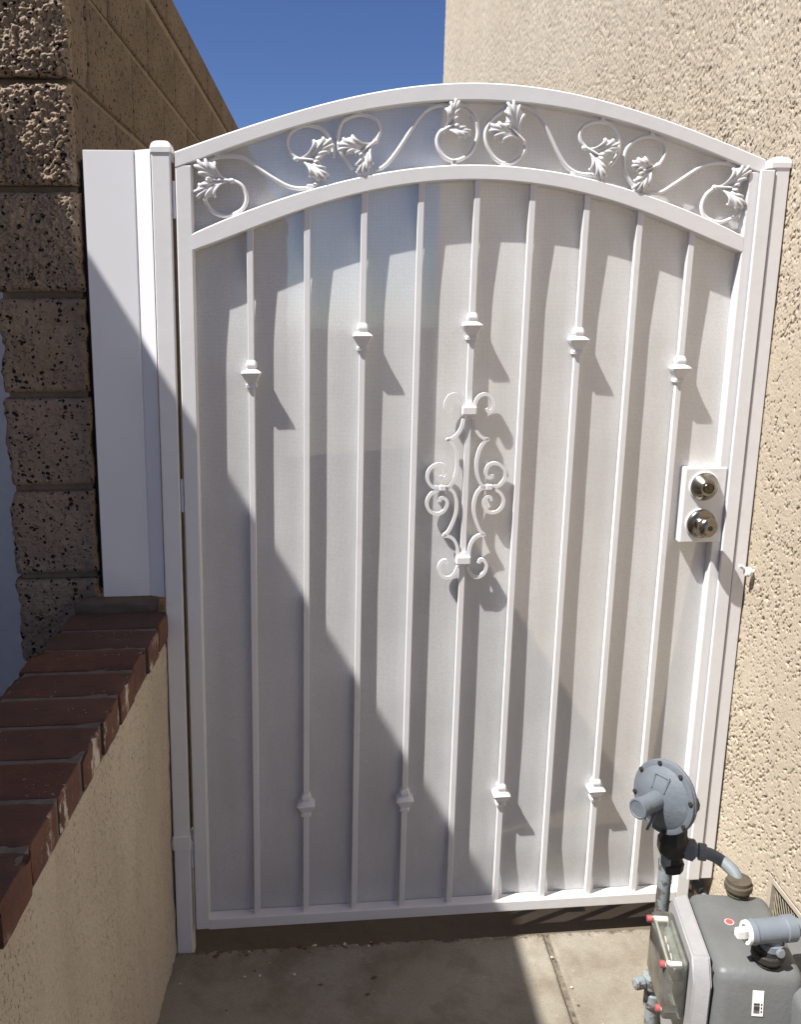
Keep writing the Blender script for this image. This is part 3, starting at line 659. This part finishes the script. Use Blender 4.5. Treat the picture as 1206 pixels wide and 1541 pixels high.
def curve_pts(P, y=.0135): return [(a, y, b) for a, b in P]
for P in SCROLLS:
    C = catmull(curve_pts(P), 5)
    bm = bmesh.new(); tube(bm, C, .0040, 8, flat=1.15)
    gpart('scroll', bm, smooth=True, angle=50)
for P in STUBS:    # small weld lugs joining a scroll to a rail
    bm = bmesh.new(); box(bm, P[0]-.005, P[0]+.005, .009, .018, P[1]-.005, P[1]+.005, .001)
    gpart('weld_lug', bm)
def leaf(base, t1, t2, yb=.012, bulge=.012):
    B = Vector((base[0], 0, base[1])); T = [Vector((t[0], 0, t[1])) for t in (t1, t2)]
    bis = ((T[0]-B).normalized()+(T[1]-B).normalized()).normalized()
    Lm = ((T[0]-B).length+(T[1]-B).length)/2
    bm = bmesh.new()
    for si in (0, 1):
        d = T[si]-B; Ld = d.length; dn = d.normalized()
        out = dn - bis*dn.dot(bis)
        out = out.normalized() if out.length > 1e-4 else Vector((-bis.z, 0, bis.x))
        K = 6; web = []
        pr = [(.50, .25), (.76, .23), (.97, .13), (1.05, -.03), (.93, -.17), (.72, -.25)]
        for k in range(K):
            f = k/(K-1); ro, sg = pr[k]
            st = B + bis*Lm*(.05+.40*f)
            en = B + dn*Ld*ro + out*Ld*sg
            dd = en-st; span = dd.length; dd = dd/span
            side = (out - dd*out.dot(dd)).normalized()
            cv = (.10, .06, .0, -.05, -.10, -.12)[k]
            m1 = st + dd*span*.35 + bis*span*.09*(1-f) - side*span*cv
            m2 = st + dd*span*.72 + bis*span*.07*(1-f) - side*span*cv*.8
            hook = en + side*Ld*(.045 if k < 3 else -.035) - dd*Ld*.02
            pts = [(st, .001), (m1, bulge*.6), (m2, bulge*1.05), (en, bulge*.9), (hook, bulge*.35)]
            C = catmull([Vector((p.x, yb-h, p.z)) for p, h in pts], 5); n = len(C)
            R = []
            for i_ in range(n):
                t_ = i_/(n-1); R.append(.0009 + .0023*math.sin(min(1, t_/.70)*math.pi*.5)*.90*(1 if t_ < .82 else math.cos((t_-.82)/.18*math.pi*.45)))
            tube(bm, C, R, 6, flat=.9)
            web.append(C)
        for A, Bc in zip(web, web[1:]):
            w_ = int(len(A)*.82)
            va = [bm.verts.new(p+Vector((0, .0018, 0))) for p in A[:w_]]; vb = [bm.verts.new(p+Vector((0, .0018, 0))) for p in Bc[:w_]]
            for i in range(len(va)-1): bm.faces.new((va[i], va[i+1], vb[i+1], vb[i]))
    spine = catmull([(B.x, yb-.002, B.z), (B+bis*Lm*.25)[:], (B+bis*Lm*.5)[:]], 4)
    spine = [Vector((p.x, yb-.004-.004*i/len(spine), p.z)) for i, p in enumerate(spine)]
    tube(bm, spine, [.0036-.0018*i/len(spine) for i in range(len(spine))], 6)
    lathe(bm, [(-.006, .001), (-.0045, .0042), (0, .0055), (.0045, .0042), (.006, .001)], (B.x, yb, B.z), bis, 10)
    gpart('leaf', bm, smooth=True, angle=60)
for b_, t1, t2 in LEAVES: leaf(b_, t1, t2)

# --- centre scroll around the middle picket
cxp = PX[4]
for P in CENTRE:
    for mir in (1, -1):
        pts = [(cxp+mir*(a-cxp), .0085, b) for a, b in P]
        bm = bmesh.new(); tube(bm, catmull(pts, 5), .0034, 4, flat=1.25, square=True)
        gpart('centre_scroll', bm, smooth=True, angle=30)
for z in COLLARS:
    bm = bmesh.new(); box(bm, cxp-.0150, cxp+.0150, -.004, .021, z-.0085, z+.0085, .0022, 2)
    lathe(bm, [(.0086, .011), (.0125, .0085), (.0175, .0065)], (cxp, .008, z), (0, 0, 1), 12)
    gpart('collar', bm)
for mir in (1, -1):
    a, b = CLIP
    x = cxp+mir*(a-cxp)
    bm = bmesh.new(); box(bm, x-.0065, x+.0065, .001, .016, b-.0055, b+.0055, .001)
    gpart('clip', bm)
    bm = bmesh.new()
    for k in (-1, 1):
        vs = [(x+k*.021, .0085, b), (x+k*.013, .0085, b+.006), (x+k*.0065, .0085, b+.003), (x+k*.0065, .0085, b-.003), (x+k*.013, .0085, b-.006)]
        fr = [bm.verts.new((p[0], .0045, p[2])) for p in vs]; bk = [bm.verts.new((p[0], .0125, p[2])) for p in vs]
        bm.faces.new(fr); bm.faces.new(bk[::-1])
        for i in range(5): bm.faces.new((fr[i], bk[i], bk[(i+1) % 5], fr[(i+1) % 5]))
    bmesh.ops.recalc_face_normals(bm, faces=bm.faces[:]); gpart('clip_point', bm)

# --- lock
bm = bmesh.new(); box(bm, 1.0440, 1.1362, -.0016, .0290, .9275, 1.0905, .0028, 2); gpart('lock_box', bm)
bm = bmesh.new(); lathe(bm, [(0, .0325), (.002, .0325), (.0035, .031), (.0036, .0)], (1.0865, -.0016, 1.0505), (0, -1, 0), 40)  # white ring plate paints in the sunlit rim of the nickel rose
db = obj('deadbolt', gmesh('deadbolt', bm, M_WHITE, True, 30), gate)
bm = bmesh.new(); lathe(bm, [(.0037, .0300), (.0060, .0300), (.0080, .0290), (.0200, .0195), (.0235, .0165), (.0245, .0120), (.0215, .0118), (.0215, 0)], (1.0865, -.0016, 1.0505), (0, -1, 0), 40)
obj('cylinder', gmesh('cylinder', bm, M_NICKEL, True, 25), db)
bm = bmesh.new(); lathe(bm, [(.0216, .0108), (.0245, .0104), (.0255, .0095), (.0256, 0)], (1.0865, -.0016, 1.0505), (0, -1, 0), 24)
box(bm, 1.0857, 1.0873, -.0282, -.0270, 1.0455, 1.0555); obj('keyway', gmesh('keyway', bm, mat_plain('dark_nickel', (.10, .09, .075), .3, 1.0), True, 25), db)
bm = bmesh.new(); lathe(bm, [(0, .0335), (.002, .0335), (.0035, .032), (.0036, .0)], (1.0865, -.0016, .9700), (0, -1, 0), 40)  # same white ring, the knob rose's sunlit edge put into colour
kn = obj('door_knob', gmesh('door_knob', bm, M_WHITE, True, 30), gate)
bm = bmesh.new(); lathe(bm, [(.0037, .0312), (.0070, .0312), (.0095, .0300), (.0130, .0240), (.0150, .0150), (.0180, .0125), (.0240, .0125), (.0270, .0165), (.0310, .0200), (.0360, .0218), (.0410, .0215), (.0450, .0195), (.0480, .0160), (.0500, .0110), (.0508, .005), (.0509, 0)], (1.0865, -.0016, .9700), (0, -1, 0), 40)
obj('knob', gmesh('knob', bm, M_NICKEL, True, 35), kn)
bm = bmesh.new(); lathe(bm, [(.0490, .0060), (.0515, .0056), (.0516, 0)], (1.0865, -.0016, .9700), (0, -1, 0), 20); obj('keyway', gmesh('keyway', bm, M_DARKMETAL, True, 30), kn)

# --- hinges
for z in (1.05, 1.62, .24):
    bm = bmesh.new(); lathe(bm, [(-.034, .0022), (-.033, .0032), (-.001, .0032), (0, .0026), (.001, .0032), (.033, .0032), (.034, .0022)], (-.0045, .0085, z), (0, 0, 1), 14)
    gpart('hinge', bm, M_PANEL if z > 1 else M_WHITE, smooth=True, angle=40)

# ------------------------------------------------------------------ posts
def post_cap(bm, x0, x1, y0, y1, z):
    box(bm, x0-.0018, x1+.0018, y0-.0018, y1+.0018, z-.004, z+.0075, .0012)
    cx_, cy_ = (x0+x1)/2, (y0+y1)/2; n = 8; rings = []
    hx, hy = (x1-x0)/2+.0008, (y1-y0)/2+.0008
    for k in range(n):
        t = k/(n-1); sc = math.cos(t*math.pi/2*.93); zz = z+.0072+.0125*math.sin(t*math.pi/2)
        rings.append([bm.verts.new((cx_+a*hx*sc, cy_+b*hy*sc, zz)) for a, b in ((1, 1), (0, 1.03), (-1, 1), (-1.03, 0), (-1, -1), (0, -1.03), (1, -1), (1.03, 0))])
    for A, B in zip(rings, rings[1:]):
        for k in range(8): bm.faces.new((A[k], A[(k+1) % 8], B[(k+1) % 8], B[k]))
    bm.faces.new(rings[-1])
hp = empty('hinge_post', 'slim white square gate post with domed cap on the hinge side, left of the gate', 'post', (-.026, .018, 0))
a0, a1 = -.0437, -.0085
bm = bmesh.new(); box(bm, a0, a1, .0, .036, .2785, 1.708, .002, 2); obj('post', mesh('post', bm, M_WHITE), hp)
bm = bmesh.new(); post_cap(bm, a0, a1, 0, .036, 1.7085); obj('cap', mesh('cap', bm, M_WHITE, True, 35), hp)
bm = bmesh.new(); box(bm, a0+.0012, a1+.0005, -.0022, .038, -.02, .2780, .002, 2); obj('sleeve', mesh('sleeve', bm, M_WHITE), hp)
bm = bmesh.new(); box(bm, a0-.0012, a1+.0024, -.0042, .034, .258, .292, .0015); obj('clamp_band', mesh('clamp_band', bm, M_WHITE), hp)
bm = bmesh.new(); lathe(bm, [(0, .016), (.003, .015), (.007, .010), (.008, 0)], (a0-.001, .010, .270), (-1, -.4, 0), 16); obj('bolt', mesh('bolt', bm, M_WHITE, True, 40), hp)
bm = bmesh.new(); box(bm, a1+.0004, a1+.0020, .012, .034, .30, 1.69); obj('gap_strip', mesh('gap_strip', bm, M_RUST), hp)

lp = empty('latch_post', 'white square latch post fixed against the stucco wall, right of the gate', 'post', (1.18, .03, .1))
b0, b1 = 1.1690, 1.1935
bm = bmesh.new(); box(bm, b0, b1+.004, .016, .052, .110, 1.690, .002, 2); obj('post', mesh('post', bm, M_WHITE), lp)
bm = bmesh.new(); post_cap(bm, b0-.009, b1+.004, .016, .050, 1.6905); obj('cap', mesh('cap', bm, M_WHITE, True, 35), lp)
bm = bmesh.new(); box(bm, 1.1375, 1.1660, .0125, .0200, .110, 1.683, .0018, 2); obj('stop_bar', mesh('stop_bar', bm, M_WHITE), lp)
bm = bmesh.new(); box(bm, 1.1662, 1.1688, .022, .050, .112, 1.680); obj('backing_strip', mesh('backing_strip', bm, M_WHITE), lp)

# ------------------------------------------------------------------ fixed white panel between block wall and post
fp = empty('filler_panel', 'flat white sheet metal panel filling the gap between block wall and gate post', 'panel', (-.12, .06, .84))
bm = bmesh.new()
pts = [(-.1740, .022), (-.0815, .022), (-.0790, .0250), (-.0770, .022), (-.0470, .008), (-.0470, .012), (-.0770, .027), (-.1700, .026), (-.1700, .042), (-.1740, .042)]
zb, zt = .838, 1.7125
lo = [bm.verts.new((x+.004*0, y, zb)) for x, y in pts]; hi = [bm.verts.new((x, y, zt)) for x, y in pts]
for i in range(len(pts)):
    j = (i+1) % len(pts); bm.faces.new((lo[i], lo[j], hi[j], hi[i]))
bm.faces.new(lo[::-1]); bm.faces.new(hi)
bmesh.ops.recalc_face_normals(bm, faces=bm.faces[:])
bmesh.ops.bevel(bm, geom=[e for e in bm.edges if abs(e.verts[0].co.z-e.verts[1].co.z) < .1], offset=.0006, segments=1, affect='EDGES')
obj('folded_sheet', mesh('folded_sheet', bm, M_PANEL), fp)
bm = bmesh.new(); box(bm, -.1935, -.1755, .075, .125, .84, 1.705, .002); obj('gap_shade_strip', mesh('gap_shade_strip', bm, M_VOID), fp)  # dark strip added to keep bounce light out of the wall gap

# ------------------------------------------------------------------ gas meter set
RX, RY = .9535, -.28
gs = empty('gas_riser', 'pale grey gas riser pipe with flaking paint standing in front of the gate, right corner', 'pipe', (RX, RY, 0))
bm = bmesh.new(); lathe(bm, [(-.02, .0133), (.39, .0133)], (RX, RY, 0), (0, 0, 1), 20); obj('pipe', mesh('pipe', bm, M_PIPEB, True, 40), gs)
bm = bmesh.new(); lathe(bm, [(.0, .0165), (.001, .0185), (.028, .0185), (.030, .0165)], (RX, RY, .045), (0, 0, 1), 20); 
lathe(bm, [(.0, .0150), (.001, .0200), (.012, .0205), (.024, .0200), (.025, .0150)], (RX-.004, RY, .088), (0, 0, 1), 8)
lathe(bm, [(0, .006), (.012, .0075), (.018, .012), (.034, .012), (.036, .009)], (RX-.010, RY, .100), (-.95, -.3, .1), 10)
obj('valve', mesh('valve', bm, M_PIPEB, True, 30), gs)

NA = Vector((-.86, -.50, .09)).normalized(); DC = Vector((.929, -.299, .518))
rg = empty('gas_regulator', 'blue grey round gas pressure regulator with bolted flange on top of the riser pipe', 'regulator', (RX, RY, .37))
bm = bmesh.new()
lathe(bm, [(-.030, .017), (-.029, .0235), (-.014, .0245), (-.012, .019), (.0, .0195), (.006, .026), (.014, .030), (.036, .030), (.044, .025), (.085, .022), (.125, .022)], (RX+.012, RY+.004, .378), (0, 0, 1), 10)
lathe(bm, [(-.02, .020), (.030, .026), (.050, .020)], DC-NA*.066+Vector((0, 0, -.035)), NA, 12)
obj('body', mesh('body', bm, M_IRON, True, 30), rg)
bm = bmesh.new()
lathe(bm, [(-.046, .008), (-.042, .030), (-.016, .055), (-.0075, .0590), (-.007, .0690), (-.001, .0700), (-.0002, .0690), (.0052, .0690), (.006, .0672), (.0062, .0590), (.0085, .0555), (.0155, .0420), (.0215, .0270), (.0235, .0190)], DC, NA, 44)
obj('diaphragm_case', mesh('diaphragm_case', bm, M_REG, True, 30), rg)
bm = bmesh.new(); lathe(bm, [(.012, .0190), (.058, .0168), (.059, .0188), (.0740, .0196), (.0752, .0165), (.0740, .0150), (.0735, .0)], DC, (NA+Vector((0, 0, -.10))).normalized(), 28)
obj('spring_tower', mesh('spring_tower', bm, M_REG, True, 30), rg)
uA = NA.orthogonal().normalized(); vA = NA.cross(uA)
for k in range(8):
    a = k*math.pi/4+.2; c = DC+(uA*math.cos(a)+vA*math.sin(a))*.0640
    bm = bmesh.new(); lathe(bm, [(-.009, .0026), (.0055, .0026), (.0056, .0045), (.0090, .0045), (.0095, .003)], c, NA, 6)
    obj('bolt', mesh('bolt', bm, M_IRON), rg)
bm = bmesh.new()
dn = Vector((0, 0, -1)); q = DC + NA*.020 + Vector((-.0, 0, -.016))
tube(bm, [q+Vector((.008, -.006, 0)), q+Vector((.006, -.004, -.034))], .0028, 6); tube(bm, [q+Vector((.004, -.003, .004)), q+Vector((-.022, -.018, -.036))], .0026, 6)
obj('web_rib', mesh('web_rib', bm, M_REG, True), rg)
bm = bmesh.new(); uu = Vector((0, 0, 1)); uu = (uu-NA*uu.dot(NA)).normalized(); ss = NA.cross(uu)
for a_, b_ in ((-.014, .0), (.014, .0)):
    tube(bm, [DC+NA*.0235+ss*a_*1.0+uu*.018, DC+NA*.0150+ss*a_*1.15+uu*.044], .0022, 6)
tube(bm, [DC+NA*.0150-ss*.0165+uu*.044, DC+NA*.0150+ss*.0165+uu*.044], .0022, 6)
obj('cast_ridge', mesh('cast_ridge', bm, M_REG, True, 40), rg)
bm = bmesh.new(); lathe(bm, [(.006, .0075), (.0175, .0070), (.0185, .0055), (.0187, 0)], DC+ss*.034-uu*.026, NA, 10); obj('vent_boss', mesh('vent_boss', bm, M_REG, True, 40), rg)
bm = bmesh.new()
lathe(bm, [(0, .017), (.016, .021), (.026, .0215), (.027, .018), (.030, .0165)], (RX+.022, RY-.004, .399), (.96, -.26, -.10), 8)
obj('outlet', mesh('outlet', bm, M_REG, True, 30), rg)
bm = bmesh.new()
PA = Vector((1.063, -.357, .345))
path = [(RX+.045, RY-.011, .397), (1.013, -.293, .394), (1.034, -.302, .391), (1.051, -.320, .385), (1.061, -.340, .378), (1.0635, -.353, .366), (1.064, -.356, .350)]
tube(bm, catmull(path, 5), .0115, 16); 
pp = tag(obj('gas_pipe', mesh('gas_pipe', bm, M_PIPE, True)), 'short bent grey gas pipe running from the round regulator down to the meter', 'pipe')
bm = bmesh.new(); lathe(bm, [(-.004, .0150), (-.003, .0168), (.010, .0168), (.011, .0150)], path[1], (.96, -.26, -.02), 8); obj('coupling', mesh('coupling', bm, M_PIPE, True, 30), pp, (0, 0, 0))

MT = .345
mt = empty('gas_meter', 'dark grey household gas meter with clear dial cover, bottom right corner', 'meter', (1.03, -.455, 0.04))
wv = Vector((.155, .988, 0)).normalized(); nv = Vector((-wv.y, wv.x, 0)); MC = Vector((1.0300, -.4560, 0))
def mloc(n_, w_, z): return MC+nv*n_+wv*w_+Vector((0, 0, z))
def mbm(bm):
    for v in bm.verts: v.co = mloc(v.co.x, v.co.y, v.co.z)
    bmesh.ops.recalc_face_normals(bm, faces=bm.faces[:]); return bm
# local: x = towards the dial (n), y = along (w)
bm = bmesh.new(); box(bm, -.072, .074, -.102, .112, .05, MT, .022, 5); 
for v in bm.verts:
    if v.co.y < 0: v.co.y -= max(0, MT-.010-v.co.z)*.16
obj('case', mesh('case', mbm(bm), M_METER, True, 40), mt)
bm = bmesh.new(); box(bm, -.125, -.050, -.148, .085, .05, MT-.024, .018, 4); obj('rear_case', mesh('rear_case', mbm(bm), M_METER, True, 40), mt)
bm = bmesh.new(); box(bm, .0745, .0770, -.088, .100, .06, MT-.012, .001); obj('gasket', mesh('gasket', mbm(bm), M_BLACK), mt)
# dial plate: chamfered outline extruded along n, near edge drawn back
out = [(-.100, MT-.032), (-.074, MT+.004), (.090, MT+.004), (.110, MT-.020), (.110, .10), (.07, .06), (-.07, .06), (-.100, .10)]
bm = bmesh.new(); A = [bm.verts.new((.0775, a, b)) for a, b in out]; B = [bm.verts.new((.106, a*.93, b if b < .2 else b-.004)) for a, b in out]
bm.faces.new(A); bm.faces.new(B[::-1])
for i in range(8): bm.faces.new((A[i], B[i], B[(i+1) % 8], A[(i+1) % 8]))
bmesh.ops.recalc_face_normals(bm, faces=bm.faces[:]); bmesh.ops.bevel(bm, geom=bm.edges[:], offset=.003, segments=2, affect='EDGES')
obj('dial_housing', mesh('dial_housing', mbm(bm), M_METERD, True, 40), mt)
bm = bmesh.new(); box(bm, .1065, .1460, -.066, .070, MT-.135, MT-.016, .008, 3)
cov = obj('clear_cover', mesh('clear_cover', mbm(bm), M_CLEAR, True, 40), mt)
bm = bmesh.new(); box(bm, .1075, .1120, -.056, .060, MT-.118, MT-.030, .001); box(bm, .113, .124, -.044, .050, MT-.070, MT-.036, .002); obj('dial_face', mesh('dial_face', mbm(bm), M_DIAL), mt)
bm = bmesh.new(); box(bm, .1380, .1425, -.058, .062, MT-.127, MT-.026, .001); obj('front_plate', mesh('front_plate', mbm(bm), mat_plain('taupe_plate', (.36, .34, .31), .5, 0, 0, .06)), mt)
bm = bmesh.new()
for k in range(3): box(bm, .1426, .1429, .020-.026*k, .030-.026*k, MT-.080, MT-.066)
obj('front_marks', mesh('front_marks', mbm(bm), M_BLACK), mt)
for k in range(4):
    bm = bmesh.new(); lathe(bm, [(.1245, .0085), (.1255, .0085), (.1256, 0)], (0, -.034+.022*k, MT-.053), (1, 0, 0), 18); obj('dial', mesh('dial', mbm(bm), M_LABEL), mt)
for (w_, z_) in ((.058, MT-.028), (-.056, MT-.030), (-.056, MT-.118)):
    bm = bmesh.new(); lathe(bm, [(.118, .0055), (.146, .0055), (.1465, .0)], (0, w_, z_), (1, 0, 0), 14); ob = obj('screw_boss', mesh('screw_boss', mbm(bm), M_NYLON, True, 40), mt)
    bm = bmesh.new(); lathe(bm, [(.1466, .0064), (.154, .0064), (.155, .005), (.1552, 0)], (0, w_, z_), (1, 0, 0), 14); obj('red_seal', mesh('red_seal', mbm(bm), M_RED, True, 40), ob)
# unions
def union(name, P, mat, h=.03, s=1.0):
    bm = bmesh.new()
    lathe(bm, [(-.004, .020*s), (.004, .0235*s), (.0045, .0215*s), (.010, .0225*s), (.011, .0262*s), (.013, .0275*s), (.022, .0275*s), (.024, .0262*s), (.0245, .0240*s), (h, .0235*s), (h+.001, .0150*s)], P, (0, 0, 1), 16)
    return mesh(name, bm, mat, True, 28)
obj('inlet_union', union('inlet_union', (1.063, -.357, MT+.001), M_UNION, .031, .92), mt)
obj('outlet_union', union('outlet_union', (1.0345, -.529, MT-.002), M_IRON, .034, .98), mt)
# stickers and lug
for (n_, w_, r) in ((.020, .022, .0085), (-.032, .012, .0085)):
    bm = bmesh.new(); lathe(bm, [(0, r), (.0006, r), (.0007, 0)], (n_, w_, MT+.0002), (0, 0, 1), 20); st_ = obj('round_sticker', mesh('round_sticker', mbm(bm), M_PINK), mt)
    bm = bmesh.new(); lathe(bm, [(0, r*.74), (.0005, r*.74), (.0006, 0)], (n_, w_, MT+.0010), (0, 0, 1), 20); obj('sticker_centre', mesh('sticker_centre', mbm(bm), M_RED), st_)
bm = bmesh.new(); lathe(bm, [(0, .0085), (.006, .0085), (.0065, .007), (.0066, 0)], (.008, -.002, MT), (0, 0, 1), 16)
tube(bm, [(.020, -.004, MT+.003), (.008, -.022, MT+.003), (.0, -.036, MT+.004)], .003, 8, up=(0, 0, 1), flat=.6)
obj('seal_lug', mesh('seal_lug', mbm(bm), M_METER, True, 40), mt)
# barcode label on the near face
bm = bmesh.new(); box(bm, -.004, .014, -.1032, -.1022, MT-.072, MT-.030)
def tilt(bm):
    for v in bm.verts: v.co.y -= max(0, MT-.010-v.co.z)*.16+.0004
    return bm
tilt(bm); lb = obj('barcode_label', mesh('barcode_label', mbm(bm), M_LABEL), mt)
bm = bmesh.new(); zz = MT-.067
rr = random.Random(5)
while zz < MT-.050:
    t = rr.choice((.0005, .0009, .0013)); box(bm, .002, .0115, -.1036, -.1033, zz, zz+t); zz += t+rr.choice((.0005, .0009))
for k in range(3): box(bm, -.002+.0015*0, .000, -.1036, -.1033, MT-.066+.006*k, MT-.0625+.006*k)
tilt(bm); obj('bar_print', mesh('bar_print', mbm(bm), M_BLACK), lb)

# outlet tee
te = empty('outlet_tee', 'blue grey gas tee fitting above the meter with white nylon insert, right edge', 'pipe fitting', (1.03, -.53, .38))
ax = Vector((1, .06, .0)).normalized(); TC = Vector((1.036, -.5345, .4085))
bm = bmesh.new()
lathe(bm, [(-.045, .0150), (-.0448, .0195), (-.036, .0208), (-.034, .0195), (.016, .0195), (.018, .0215), (.034, .0215), (.036, .0180), (.037, .0150)], TC, ax, 24)
lathe(bm, [(.0, .0165), (.020, .0165), (.021, .0195), (.032, .0195)], TC, (0, 0, -1), 20)
obj('tee_body', mesh('tee_body', bm, M_REG if False else mat_plain('tee_blue_grey_paint', (.155, .178, .208), .5, 0, .0006, .08), True, 30), te)
bm = bmesh.new(); lathe(bm, [(.0371, .0140), (.30, .0140)], TC, ax, 20); obj('pipe', mesh('pipe', bm, M_PIPE, True, 40), te)
bm = bmesh.new(); lathe(bm, [(-.050, .0125), (-.050, .0188), (-.0452, .0192)], TC, ax, 20, cap=False)
lathe(bm, [(-.0655, .0085), (-.052, .0100), (-.046, .0100)], TC, ax, 4); obj('nylon_insert', mesh('nylon_insert', bm, M_NYLON, True, 30), te)
bm = bmesh.new(); lathe(bm, [(0, .0075), (.012, .0075), (.013, .006), (.0132, 0)], TC+Vector((.004, -.012, -.030)), (.05, -1, .2), 12); obj('set_screw', mesh('set_screw', bm, M_PIPE, True, 30), te)

# ------------------------------------------------------------------ the whole place stands 1.7 degrees out of plumb
done = set()
for o in list(SC.objects):
    if o.type in ('CAMERA', 'LIGHT'): continue
    l = o.location
    if o.parent is None: o.location = (l.x+LEAN*(l.z-1), l.y, l.z)
    else: o.location = (l.x+LEAN*l.z, l.y, l.z)
    if o.type == 'MESH' and o.data.name not in done:
        me = o.data; done.add(me.name); n = len(me.vertices); co = np.empty(n*3, np.float32)
        me.vertices.foreach_get('co', co); co = co.reshape(-1, 3); co[:, 0] += LEAN*co[:, 2]
        me.vertices.foreach_set('co', co.ravel()); me.update()
